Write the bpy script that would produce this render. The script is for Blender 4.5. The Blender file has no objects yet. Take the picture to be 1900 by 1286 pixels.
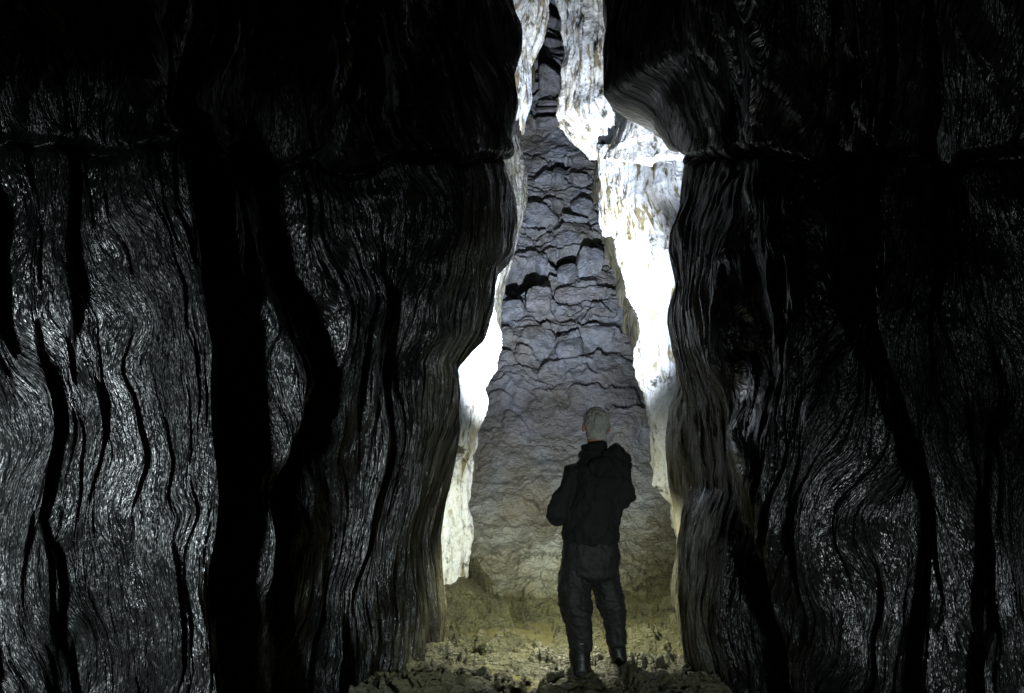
import bpy, bmesh, math, random
import numpy as np
from mathutils import Vector, Matrix

random.seed(7); RNG = np.random.RandomState(11)
scene = bpy.context.scene
COL = scene.collection
W, H, F = 1900.0, 1286.0, 1645.0
PITCH = math.radians(5.6)
CAMZ = 1.6
cp, sp_ = math.cos(PITCH), math.sin(PITCH)

# ---------------------------------------------------------------- survey helpers (photo bearing -> place)
def at(px, py, Y):
    """point of the cave on the bearing px,py at distance Y down the passage"""
    a = (np.asarray(px, float) - 950) / F; b = -(np.asarray(py, float) - 643) / F
    y = cp - b * sp_; z = sp_ + b * cp
    t = np.asarray(Y, float) / y
    return a * t, y * t, CAMZ + z * t
def proj(X, Y, Z):
    z = Z - CAMZ
    d = np.maximum(Y * cp + z * sp_, 0.05); up = -Y * sp_ + z * cp
    return 950 + F * X / d, 643 - F * up / d
def z_at(py, Y):
    return at(950, py, Y)[2]

# ---------------------------------------------------------------- noise
_p = RNG.permutation(256); _p = np.concatenate([_p, _p, _p]).astype(np.int64)
_g = RNG.normal(size=(256, 3)); _g /= np.linalg.norm(_g, axis=1)[:, None]
def perlin(x, y, z):
    x, y, z = np.broadcast_arrays(x, y, z)
    x0, y0, z0 = np.floor(x).astype(np.int64), np.floor(y).astype(np.int64), np.floor(z).astype(np.int64)
    fx, fy, fz = x - x0, y - y0, z - z0
    u, v, w = (f * f * f * (f * (f * 6 - 15) + 10) for f in (fx, fy, fz))
    x0 &= 255; y0 &= 255; z0 &= 255
    def gr(i, j, k):
        h = _p[_p[_p[(x0 + i) & 255] + ((y0 + j) & 255)] + ((z0 + k) & 255)]
        g = _g[h]
        return g[..., 0] * (fx - i) + g[..., 1] * (fy - j) + g[..., 2] * (fz - k)
    def L(a, b, t): return a + t * (b - a)
    return 1.6 * L(L(L(gr(0,0,0), gr(1,0,0), u), L(gr(0,1,0), gr(1,1,0), u), v),
                   L(L(gr(0,0,1), gr(1,0,1), u), L(gr(0,1,1), gr(1,1,1), u), v), w)
def fbm(x, y, z, o=4, g=0.5):
    s = 0; a = 1.0
    for i in range(o):
        s = s + a * perlin(x, y, z); x = x * 2.03 + 7.1; y = y * 2.03 + 3.7; z = z * 2.03 + 1.9; a *= g
    return s
def ridged(x, y, z, o=3, g=0.5):
    s = 0; a = 1.0
    for i in range(o):
        s = s + a * (1 - 2 * np.abs(perlin(x, y, z))); x = x * 2.1 + 5.3; y = y * 2.1 + 1.7; z = z * 2.1 + 9.2; a *= g
    return s
def sstep(a, b, x):
    t = np.clip((x - a) / (b - a), 0, 1); return t * t * (3 - 2 * t)

# ---------------------------------------------------------------- object helpers
def tag(o, label=None, cat=None, group=None, kind=None):
    if label: o['label'] = label
    if cat: o['category'] = cat
    if group: o['group'] = group
    if kind: o['kind'] = kind
    return o
def empty(name, loc):
    o = bpy.data.objects.new(name, None); COL.objects.link(o); o.location = loc; o.empty_display_size = .2
    return o
def link_mesh(name, me, mat, parent=None, smooth=True):
    if smooth: me.polygons.foreach_set('use_smooth', [True] * len(me.polygons))
    me.materials.clear(); me.materials.append(mat); me.update()
    o = bpy.data.objects.new(name, me); COL.objects.link(o)
    if parent: o.parent = parent
    return o
def grid_mesh(name, X, Y, Z, flip=False):
    n, m = X.shape
    co = np.stack([X, Y, Z], -1).reshape(-1, 3).astype(np.float32)
    i = np.arange(n * m).reshape(n, m)
    q = np.stack([i[:-1, :-1], i[1:, :-1], i[1:, 1:], i[:-1, 1:]], -1).reshape(-1, 4)
    if flip: q = q[:, ::-1]
    me = bpy.data.meshes.new(name)
    me.vertices.add(len(co)); me.vertices.foreach_set('co', co.ravel())
    me.loops.add(q.size); me.loops.foreach_set('vertex_index', q.ravel().astype(np.int32))
    me.polygons.add(len(q)); me.polygons.foreach_set('loop_start', np.arange(0, q.size, 4, dtype=np.int32))
    me.update(calc_edges=True); me.validate()
    return me
def sheet(name, X, Y, Z, mat, parent=None, flip=False, uv=None, pale=None):
    me = grid_mesh(name, X, Y, Z, flip)
    if uv is not None:
        li = np.empty(len(me.loops), np.int32); me.loops.foreach_get('vertex_index', li)
        st = np.stack([uv[0].ravel(), uv[1].ravel()], -1)[li].astype(np.float32)
        me.uv_layers.new(name='flow').data.foreach_set('uv', st.ravel())
    if pale is not None:
        me.attributes.new('pale', 'FLOAT', 'POINT').data.foreach_set('value', pale.ravel().astype(np.float32))
    return link_mesh(name, me, mat, parent)
def normals(X, Y, Z):
    du = np.stack([np.gradient(a, axis=0) for a in (X, Y, Z)], -1)
    dv = np.stack([np.gradient(a, axis=1) for a in (X, Y, Z)], -1)
    n = np.cross(du, dv); n /= np.linalg.norm(n, axis=-1)[..., None] + 1e-9
    return n

# ---------------------------------------------------------------- materials
def mat_new(name):
    m = bpy.data.materials.new(name); m.use_nodes = True
    nt = m.node_tree; b = nt.nodes['Principled BSDF']
    return m, nt, b
def N(nt, t, **kw):
    n = nt.nodes.new(t)
    for k, v in kw.items(): setattr(n, k, v)
    return n
def coords(nt, scale, warp=0.0):
    tc = N(nt, 'ShaderNodeTexCoord'); mp = N(nt, 'ShaderNodeMapping')
    mp.inputs['Scale'].default_value = scale
    nt.links.new(tc.outputs['Object'], mp.inputs['Vector'])
    return mp.outputs['Vector']
def noise(nt, vec, scale, detail=6, rough=.6, dist=0.0, kind='FBM'):
    n = N(nt, 'ShaderNodeTexNoise'); n.noise_type = kind
    n.inputs['Scale'].default_value = scale; n.inputs['Detail'].default_value = detail
    n.inputs['Roughness'].default_value = rough; n.inputs['Distortion'].default_value = dist
    nt.links.new(vec, n.inputs['Vector'])
    return n.outputs['Fac']
def ramp(nt, fac, stops, interp='LINEAR'):
    r = N(nt, 'ShaderNodeValToRGB'); r.color_ramp.interpolation = interp
    e = r.color_ramp.elements
    while len(e) < len(stops): e.new(.5)
    for el, (p, c) in zip(e, stops):
        el.position = p; el.color = (c, c, c, 1) if isinstance(c, (int, float)) else (*c, 1)
    nt.links.new(fac, r.inputs['Fac'])
    return r.outputs['Color']
def mix(nt, fac, a, b, mode='MIX'):
    m = N(nt, 'ShaderNodeMix'); m.data_type = 'RGBA'; m.blend_type = mode
    for s, v in ((m.inputs['Factor'], fac), (m.inputs[6], a), (m.inputs[7], b)):
        if isinstance(v, (int, float)): s.default_value = v
        elif isinstance(v, tuple): s.default_value = (*v, 1)
        else: nt.links.new(v, s)
    return m.outputs[2]
def bump(nt, h, dist, strength=1.0, prev=None):
    b = N(nt, 'ShaderNodeBump'); b.inputs['Distance'].default_value = dist; b.inputs['Strength'].default_value = strength
    nt.links.new(h, b.inputs['Height'])
    if prev is not None: nt.links.new(prev, b.inputs['Normal'])
    return b.outputs['Normal']

def uvc(nt, scale):
    tc = N(nt, 'ShaderNodeUVMap'); tc.uv_map = 'flow'; mp = N(nt, 'ShaderNodeMapping'); mp.inputs['Scale'].default_value = scale
    nt.links.new(tc.outputs['UV'], mp.inputs['Vector']); return mp.outputs['Vector']
def mat_wetwall(uv=True):
    m, nt, b = mat_new('wet_dark_rock')
    C_ = uvc if uv else coords
    v1 = C_(nt, (1, .13, 1)); v2 = C_(nt, (1, .20, 1)); v0 = coords(nt, (1, 1, .6)); v3 = C_(nt, (1, .06, 1))
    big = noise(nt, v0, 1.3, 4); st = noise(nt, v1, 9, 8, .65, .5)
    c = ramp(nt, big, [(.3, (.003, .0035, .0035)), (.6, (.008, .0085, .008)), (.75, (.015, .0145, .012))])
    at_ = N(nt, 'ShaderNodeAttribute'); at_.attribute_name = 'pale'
    c = mix(nt, at_.outputs['Fac'], c, mix(nt, st, (.09, .09, .068), (.22, .215, .155)))  # olive rim light mixed into the rock colour
    c2 = ramp(nt, st, [(.35, (.4, .4, .4)), (.65, (1, 1, 1))])
    nt.links.new(mix(nt, 1.0, c, c2, 'MULTIPLY'), b.inputs['Base Color'])
    wet = noise(nt, v3, 5, 5, .6, .4)
    nt.links.new(ramp(nt, wet, [(.38, .25), (.6, .42)]), b.inputs['Roughness'])
    wet2 = ramp(nt, noise(nt, coords(nt, (1, 1, .45)), 2.6, 4, .6), [(.40, .22), (.58, 1.0)])
    nt.links.new(mix(nt, 1.0, ramp(nt, wet, [(.36, 1.0), (.62, .35)]), wet2, 'MULTIPLY'), b.inputs['Specular IOR Level'])
    n0 = bump(nt, noise(nt, v3, 10, 6, .62, .2), .26)
    n1 = bump(nt, noise(nt, v1, 22, 4, .6, .1), .11, 1.0, n0)
    n2 = bump(nt, noise(nt, v2, 42, 3, .6, .0), .022, 1.0, n1)
    nt.links.new(n2, b.inputs['Normal'])
    return m
def mat_flow(name, white, tan, cover=.55, stripes=7.0, blue=(.62, .68, .78)):
    m, nt, b = mat_new(name)
    v1 = coords(nt, (1, 1, .22)); v0 = coords(nt, (1, 1, .5)); v3 = coords(nt, (1, 1, .9))
    st = noise(nt, v1, stripes, 7, .6, .5); sp = noise(nt, v3, 30, 5, .7); bg = noise(nt, v0, 1.3, 3)
    base = mix(nt, ramp(nt, bg, [(.4, 0.0), (.6, 1.0)]), white, blue)
    f = ramp(nt, st, [(cover - .03, 0.0), (cover + .05, 1.0)])
    c = mix(nt, f, base, tan)
    dk = ramp(nt, noise(nt, v3, 5.5, 8, .72), [(.37, (.10, .09, .07)), (.44, (1, 1, 1))])
    c = mix(nt, 1.0, c, dk, 'MULTIPLY')
    c = mix(nt, ramp(nt, sp, [(.36, .55), (.45, 0.0)]), c, (.20, .17, .10))
    nt.links.new(c, b.inputs['Base Color'])
    b.inputs['Roughness'].default_value = .42
    n1 = bump(nt, st, .05); n2 = bump(nt, noise(nt, v3, 40, 5, .65), .012, 1.0, n1)
    nt.links.new(n2, b.inputs['Normal'])
    return m
def mat_stone(name, a, b_, c_, rough=.38, tint=None, bd=1.0):
    m, nt, b = mat_new(name)
    v = coords(nt, (1, 1, 1)); vz = coords(nt, (1, 1, 2.2))
    big = noise(nt, v, 1.7, 4); md = noise(nt, v, 7, 7, .62)
    c = ramp(nt, big, [(.34, a), (.5, b_), (.66, c_)])
    c = mix(nt, 1.0, c, ramp(nt, md, [(.3, .65), (.7, 1.25)]), 'MULTIPLY')
    if tint:
        tc = N(nt, 'ShaderNodeNewGeometry'); sx = N(nt, 'ShaderNodeSeparateXYZ')
        nt.links.new(tc.outputs['Position'], sx.inputs[0])
        mr = N(nt, 'ShaderNodeMapRange'); mr.inputs['From Min'].default_value = tint[0]; mr.inputs['From Max'].default_value = tint[1]
        nt.links.new(sx.outputs['Z'], mr.inputs['Value'])
        c = mix(nt, mr.outputs[0], mix(nt, 1.0, c, tint[2], 'MULTIPLY'), c)
    nt.links.new(c, b.inputs['Base Color'])
    nt.links.new(ramp(nt, md, [(.35, rough - .06), (.65, rough + .15)]), b.inputs['Roughness'])
    n1 = bump(nt, md, .10 * bd); n2 = bump(nt, noise(nt, vz, 22, 4, .6, .3), .03 * bd, 1.0, n1)
    nt.links.new(n2, b.inputs['Normal'])
    return m
def mat_simple(name, col, rough=.7, bscale=None, bdist=.003, spec=.3):
    m, nt, b = mat_new(name)
    v = coords(nt, (1, 1, 1))
    c = mix(nt, 1.0, col, ramp(nt, noise(nt, v, 9, 4), [(.3, .7), (.7, 1.2)]), 'MULTIPLY')
    nt.links.new(c, b.inputs['Base Color'])
    b.inputs['Roughness'].default_value = rough; b.inputs['Specular IOR Level'].default_value = spec
    if bscale: nt.links.new(bump(nt, noise(nt, v, bscale, 4), bdist), b.inputs['Normal'])
    return m

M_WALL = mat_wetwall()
M_ROOF = mat_wetwall(False)
M_FLOW_L = mat_flow('pale_flowstone', (.46, .46, .42), (.16, .145, .085), .58, 9)
M_FLOW_R = mat_flow('veined_flowstone', (.60, .60, .59), (.15, .125, .06), .53, 13)
M_WHITE = mat_flow('white_calcite', (.80, .80, .78), (.42, .41, .36), .66, 12, (.72, .76, .82))
M_FLOW_UP = mat_flow('brown_streaked_flowstone', (.66, .66, .64), (.24, .21, .14), .53, 11)
M_OLIVE = mat_flow('olive_limestone', (.20, .19, .13), (.13, .12, .07), .5, 9, (.16, .165, .15))
M_RUBBLE = mat_stone('muddy_rubble', (.086, .084, .078), (.108, .113, .124), (.130, .145, .182), .33, (.0, 1.6, (1.12, 1.06, .52)), .65)
M_ROCK = mat_stone('wet_boulder', (.12, .118, .112), (.145, .145, .155), (.17, .175, .20), .32)
M_MUD = mat_stone('wet_mud', (.034, .034, .016), (.055, .055, .024), (.088, .086, .036), .40)
M_WATER = mat_simple('turbid_water', (.12, .112, .05), .14, 3.0, .002, .6)
M_PANEL = mat_flow('grey_fluted_limestone', (.10, .10, .09), (.05, .05, .04), .5, 14, (.11, .115, .12))

# ---------------------------------------------------------------- rubble slope
PROF = np.array([(7.3, -.5), (8.3, -.13), (8.9, -.01), (9.5, .12), (10.2, .48), (11.0, 1.30), (12.5, 3.2), (14.5, 6.0), (15.3, 7.4), (17.5, 10.8), (19.5, 15.5)])
_sl = np.concatenate([[0], np.cumsum(np.hypot(np.diff(PROF[:, 0]), np.diff(PROF[:, 1])))])
_sd = np.linspace(0, _sl[-1], 800)
_Yd = np.interp(_sd, _sl, PROF[:, 0]); _Zd = np.interp(_sd, _sl, PROF[:, 1])
k = np.exp(-np.linspace(-2, 2, 61) ** 2); k /= k.sum()
_Yd = np.convolve(np.pad(_Yd, 30, 'edge'), k, 'valid'); _Zd = np.convolve(np.pad(_Zd, 30, 'edge'), k, 'valid')
def slope_hit(px, py):
    pp = proj(0 * _Yd, _Yd, _Zd)[1]
    i = np.argmin(np.abs(pp - py) + (_Yd < 8.3) * 1e4)
    s = _sd[i]; Y = _Yd[i]
    return float(at(px, py, Y)[0]), float(s), float(Y), float(_Zd[i])

nx, ns = 560, 1500
gx = np.linspace(-2.6, 2.9, nx); gs = np.linspace(0, _sd[-1], ns)
GX, GS = np.meshgrid(gx, gs, indexing='ij')
wx = GX + .16 * fbm(GX * 2.2, GS * 2.2, 3.1, 3) + .03 * fbm(GX * 9, GS * 9, 1.1, 2)
ws = GS + .15 * fbm(GX * 2.2, GS * 2.2, 9.4, 3) + .025 * fbm(GX * 9, GS * 9, 5.5, 2)
HH = np.zeros_like(GX)
def stamp(x0, s0, w, h, amp, rot=0., sharp=.6, top=.65):
    r = max(w, h) * .9 + .15
    i0, i1 = np.searchsorted(gx, [x0 - r, x0 + r]); j0, j1 = np.searchsorted(gs, [s0 - r, s0 + r])
    if i1 - i0 < 2 or j1 - j0 < 2: return
    sl = (slice(i0, i1), slice(j0, j1))
    dx = wx[sl] - x0; ds = ws[sl] - s0
    a = (dx * math.cos(rot) + ds * math.sin(rot)) / (w / 2); b = (-dx * math.sin(rot) + ds * math.cos(rot)) / (h / 2)
    bt = 1 - top * np.abs(a) ** 2.2
    ins = sstep(0, .06, bt - b) * sstep(1.0, .9, np.abs(a))
    up = np.clip((b + 1) / np.maximum(bt + 1, .05), 0, 1)
    e = amp * (up ** sharp) * (1 - .55 * np.abs(a) ** 3) * ins
    HH[sl] = np.maximum(HH[sl], e)
def zone(n, py0, py1, wr, hr, ar, seed, top=.6):
    r = np.random.RandomState(seed)
    for _ in range(n):
        py = r.uniform(py0, py1); xm, s0, Y, z = slope_hit(950, py)
        w = r.uniform(*wr); x = r.uniform(-1.6, 2.4)
        stamp(x, s0 + r.uniform(-.1, .1), w, w * r.uniform(*hr), r.uniform(*ar), r.uniform(-.35, .35), r.uniform(.5, 1.2), r.uniform(.3, .9) * top / .6)
zone(60, 700, 960, (.25, 1.1), (.3, .7), (.01, .06), 1)
zone(110, 860, 1110, (.08, .4), (.3, .9), (.01, .045), 8)
zone(230, 480, 760, (.35, 1.1), (.3, .7), (.07, .22), 2)
zone(420, 290, 500, (.18, .7), (.25, .6), (.05, .15), 3)
zone(130, 225, 330, (.5, 1.5), (.4, .8), (.03, .12), 5)
zone(170, -60, 250, (.5, 1.2), (.18, .4), (.08, .26), 4)
# traced big stones
for px, py, w, h, am, ro in [(1055, 655, 66, 66, .26, 0), (985, 625, 100, 50, .16, -.25), (1112, 640, 85, 44, .18, 0), (1145, 690, 70, 40, .14, -.5),
                             (998, 575, 50, 56, .24, 0), (948, 600, 64, 70, .22, .5), (1170, 800, 80, 90, .22, 0), (1120, 725, 100, 56, .10, -.1),
                             (1085, 505, 58, 60, .24, .3), (1050, 525, 46, 46, .2, 0), (1075, 560, 100, 40, .14, 0), (1005, 412, 90, 66, .15, .2),
                             (1060, 455, 60, 50, .14, 0), (955, 815, 60, 60, .10, 0), (1020, 720, 150, 40, .05, 0), (1075, 300, 70, 90, .12, 0),
                             (1010, 285, 90, 70, .1, .1), (1036, 350, 34, 60, .2, 0), (960, 760, 80, 40, .08, 0), (1010, 860, 130, 60, .06, 0)]:
    x, s, Y, z = slope_hit(px, py); sc = Y / F
    stamp(x, s, w * sc * 1.05, h * sc * 1.5, am, ro)
# cavities between the jammed blocks
def dent(px, py, w, h, dep, rot=0.):
    x, s, Y, z = slope_hit(px, py); sc = Y / F
    dx = wx - x; ds = ws - s
    a = (dx * math.cos(rot) + ds * math.sin(rot)) / (w * sc / 2); b = (-dx * math.sin(rot) + ds * math.cos(rot)) / (h * sc * 1.5 / 2)
    return dep * sstep(1.15, .75, np.sqrt(a * a + b * b * 1.0))
HD = np.zeros_like(HH)
for d in [(975, 520, 90, 44, .5, 0), (1030, 512, 60, 20, .4, .2), (945, 545, 40, 50, .4, .3), (1050, 488, 44, 30, .45, 0), (1090, 476, 46, 26, .45, .5), (1035, 318, 34, 26, .4, 0),
          (1165, 762, 70, 16, .3, 0), (940, 585, 40, 16, .3, .6), (1045, 628, 60, 14, .25, .4), (1105, 612, 80, 10, .25, -.1), (1005, 605, 50, 10, .2, -.4), (1040, 170, 10, 60, .4, 0)]:
    HD = np.maximum(HD, dent(*d))
s_mid = slope_hit(950, 720)[1]
HH = HH + .10 * fbm(GX * .9, GS * .9, 2.2, 2) + .035 * fbm(GX * 3, GS * 3, .2, 3) + .014 * fbm(wx * 8, ws * 11, 1.2, 4, .55)
low = sstep(slope_hit(950, 980)[1], slope_hit(950, 1060)[1], GS)
HH = HH + low * .10 * fbm(GX * 2.2, GS * 2.2, 17., 3) + low * .04 * fbm(wx * 7, ws * 9, 7.7, 4, .65)
HH = HH - HD - .07 * np.exp(-(perlin(wx * 2.0, ws * 3.4, 21.) / .035) ** 2) * sstep(.0, .35, perlin(GX * 1.4, GS * 1.4, 33.) + .05) * sstep(slope_hit(950, 700)[1], slope_hit(950, 600)[1], GS)
tY = np.gradient(_Yd, _sd); tZ = np.gradient(_Zd, _sd); ln = np.hypot(tY, tZ)
nY = np.interp(GS, _sd, -tZ / ln); nZ = np.interp(GS, _sd, tY / ln)
SY = np.interp(GS, _sd, _Yd) + nY * HH; SZ = np.interp(GS, _sd, _Zd) + nZ * HH
tag(sheet('rubble_slope', GX + .02 * fbm(GX * 5, GS * 5, 4.4, 2), SY, SZ, M_RUBBLE, flip=False), kind='structure')

# ---------------------------------------------------------------- mud floor and water
fx = np.linspace(-3.4, 3.4, 700); fy = np.linspace(-4, 9.6, 1300)
FX, FY = np.meshgrid(fx, fy, indexing='ij')
wxx = FX + .32 * fbm(FX * 1.8, FY * 1.8, 1.0, 4)
FZ = .05 + .055 * fbm(wxx * 1.3, FY * 1.6, .3, 3) + .11 * np.clip(fbm(wxx * 4.2 + 3, FY * 5.2, 2.0, 4, .6) - .02, -.1, .9) + .02 * ridged(wxx * 7, FY * 8, 5.0, 3, .55) * np.clip(fbm(wxx * 2.1, FY * 2.1, 8., 2) + .4, 0, 1) + .012 * fbm(FX * 18, FY * 18, 4.0, 3)
FZ += .0 * np.exp(-((FX - .2) / .9) ** 2 - ((FY - 5.7) / .7) ** 2) * .5
def pool(x, y, rx, ry, d):
    return d * sstep(1.2, .5, np.sqrt(((wxx - x) / rx) ** 2 + ((FY - y) / ry) ** 2))
FZ += .20 * sstep(.35, 0, FX + .42 - (FY - 8.3) * .0) * sstep(7.2, 8.0, FY) + .15 * sstep(1.3, 1.7, FX) * sstep(6.8, 8, FY)
P_ = np.zeros_like(FX)
for p in [(.45, 8.7, 1.5, .55, .2), (.10, 7.5, .4, .5, .11), (.95, 7.6, .25, .4, .1), (.3, 6.9, .3, .35, .09), (-.05, 5.8, .30, .5, .09), (.75, 6.6, .35, .25, .07), (-.1, 6.5, .5, .3, .05)]:
    P_ = np.maximum(P_, pool(*p))
FZ = FZ - P_ - .16 * sstep(5.7, 5.0, FY)
FZ = np.where(FY > 9.2, FZ - (FY - 9.2) * .8, FZ)
tag(sheet('mud_floor', FX, FY, FZ, M_MUD, flip=False), kind='structure')
wxg, wyg = np.meshgrid(np.linspace(-3, 3, 40), np.linspace(-3.5, 9.8, 60), indexing='ij')
tag(sheet('water', wxg, wyg, 0 * wxg - .012, M_WATER), kind='structure')

# ---------------------------------------------------------------- traced relief maps for the near walls
def relief(curves, x0, x1, nxx=560, nyy=170, y0=-300, y1=1500):
    ys = np.linspace(y0, y1, nyy); xs = np.linspace(x0, x1, nxx); R = np.zeros((nxx, nyy))
    for j, yy in enumerate(ys):
        kx, kh = [], []
        for c in curves:
            c = np.array(c, float); kx.append(np.interp(yy, c[:, 0], c[:, 1])); kh.append(np.interp(yy, c[:, 0], c[:, 2]))
        o = np.argsort(kx); R[:, j] = np.interp(xs, np.array(kx)[o], np.array(kh)[o])
    return xs, ys, R
def sample(rel, px, py):
    xs, ys, R = rel
    fx_ = np.clip((px - xs[0]) / (xs[1] - xs[0]), 0, len(xs) - 1.001); fy_ = np.clip((py - ys[0]) / (ys[1] - ys[0]), 0, len(ys) - 1.001)
    i = fx_.astype(int); j = fy_.astype(int); a = fx_ - i; b = fy_ - j
    return (R[i, j] * (1 - a) * (1 - b) + R[i + 1, j] * a * (1 - b) + R[i, j + 1] * (1 - a) * b + R[i + 1, j + 1] * a * b)
def blur_rel(rel, n):
    xs, ys, R = rel
    k = np.hanning(n + 2)[1:-1]; k /= k.sum()
    R = np.apply_along_axis(lambda v: np.convolve(np.pad(v, n // 2, 'edge'), k, 'valid'), 0, R)
    R = np.apply_along_axis(lambda v: np.convolve(np.pad(v, 2, 'edge'), np.ones(5) / 5, 'valid'), 1, R)
    return xs, ys, R
REL_L = blur_rel(relief([
    [(0, -700, 0)], [(0, 20, .02)],
    [(-300, 50, .06), (500, 60, .06), (700, 70, .09), (950, 90, .09), (1300, 100, .1)],
    [(-300, 90, .04), (500, 95, .05), (700, 92, .05), (950, 118, .04), (1100, 150, .03), (1300, 200, .03)],
    [(0, 130, .08)],
    [(-300, 165, .05), (450, 155, .06), (540, 150, .04), (680, 160, .03), (740, 170, .08), (1300, 170, .06)],
    [(-300, 200, .06), (280, 190, .04), (420, 200, .07), (560, 195, .06), (680, 200, .08), (1300, 220, .06)],
    [(-300, 290, .14), (150, 300, .15), (300, 310, .2), (500, 325, .23), (700, 322, .25), (900, 346, .24), (1100, 352, .2), (1300, 350, .18)],
    [(-300, 390, 0), (300, 415, -.07), (500, 432, -.08), (700, 470, -.08), (900, 480, -.07), (1100, 478, -.06), (1300, 460, 0)],
    [(-300, 430, .04), (300, 450, .04), (500, 482, .07), (600, 515, .12), (700, 560, .18), (800, 555, .17), (900, 500, .07), (1000, 520, .09), (1100, 528, .09), (1300, 520, .06)],
    [(-300, 550, 0), (300, 575, -.05), (400, 590, -.05), (500, 610, -.05), (600, 640, -.04), (700, 655, -.0), (800, 615, -.02), (900, 575, -.04), (1100, 585, -.02), (1300, 600, 0)],
    [(-300, 590, .03), (300, 600, .02), (400, 617, .03), (500, 640, .04), (600, 680, .07), (700, 694, .07), (800, 672, .07), (900, 643, .05), (1100, 620, .04), (1300, 630, .04)],
    [(-300, 690, 0), (300, 715, -.04), (500, 780, -.04), (600, 790, -.04), (700, 770, -.02), (800, 740, 0), (1300, 730, 0)],
    [(-300, 790, .02), (300, 795, .02), (400, 850, .05), (500, 880, .06), (600, 860, .04), (750, 850, .02), (1300, 860, .0)],
    [(0, 960, 0)], [(0, 1100, 0)]], -700, 1100), 7)
REL_R = blur_rel(relief([
    [(0, 1100, 0)], [(0, 1240, 0)],
    [(0, 1330, .0), (700, 1330, 0), (850, 1310, .02), (1000, 1300, .22), (1150, 1290, .26), (1300, 1300, .2)],
    [(300, 1390, -.05), (700, 1330, -.08), (800, 1345, -.10), (950, 1370, -.05), (1100, 1425, -.14), (1300, 1440, -.14)],
    [(0, 1450, 0), (370, 1462, .03), (500, 1478, .03), (700, 1450, 0), (800, 1380, .16), (950, 1440, .14), (1100, 1470, .14), (1300, 1490, .04)],
    [(0, 1466, 0), (440, 1470, .07), (560, 1498, .08), (700, 1520, .08), (850, 1555, .09), (1000, 1560, .16), (1150, 1540, .1), (1300, 1560, .05)],
    [(0, 1530, -.06), (440, 1520, -.10), (700, 1590, -.1), (850, 1620, -.06), (950, 1645, .12), (1100, 1620, -.02), (1300, 1640, -.06)],
    [(-300, 1640, 0), (200, 1660, -.1), (500, 1640, -.12), (900, 1700, -.15), (1300, 1720, -.1)],
    [(-300, 1660, .05), (270, 1684, .08), (400, 1668, .10), (500, 1668, .10), (600, 1698, .10), (900, 1740, .06), (1100, 1760, .03)],
    [(-300, 1740, -.05), (270, 1740, -.08), (600, 1770, .02), (900, 1790, -.1)],
    [(-300, 1860, .05), (500, 1860, .1), (900, 1860, 0)], [(0, 2000, -.1)], [(0, 2700, 0)]], 1100, 2700), 7)

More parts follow.
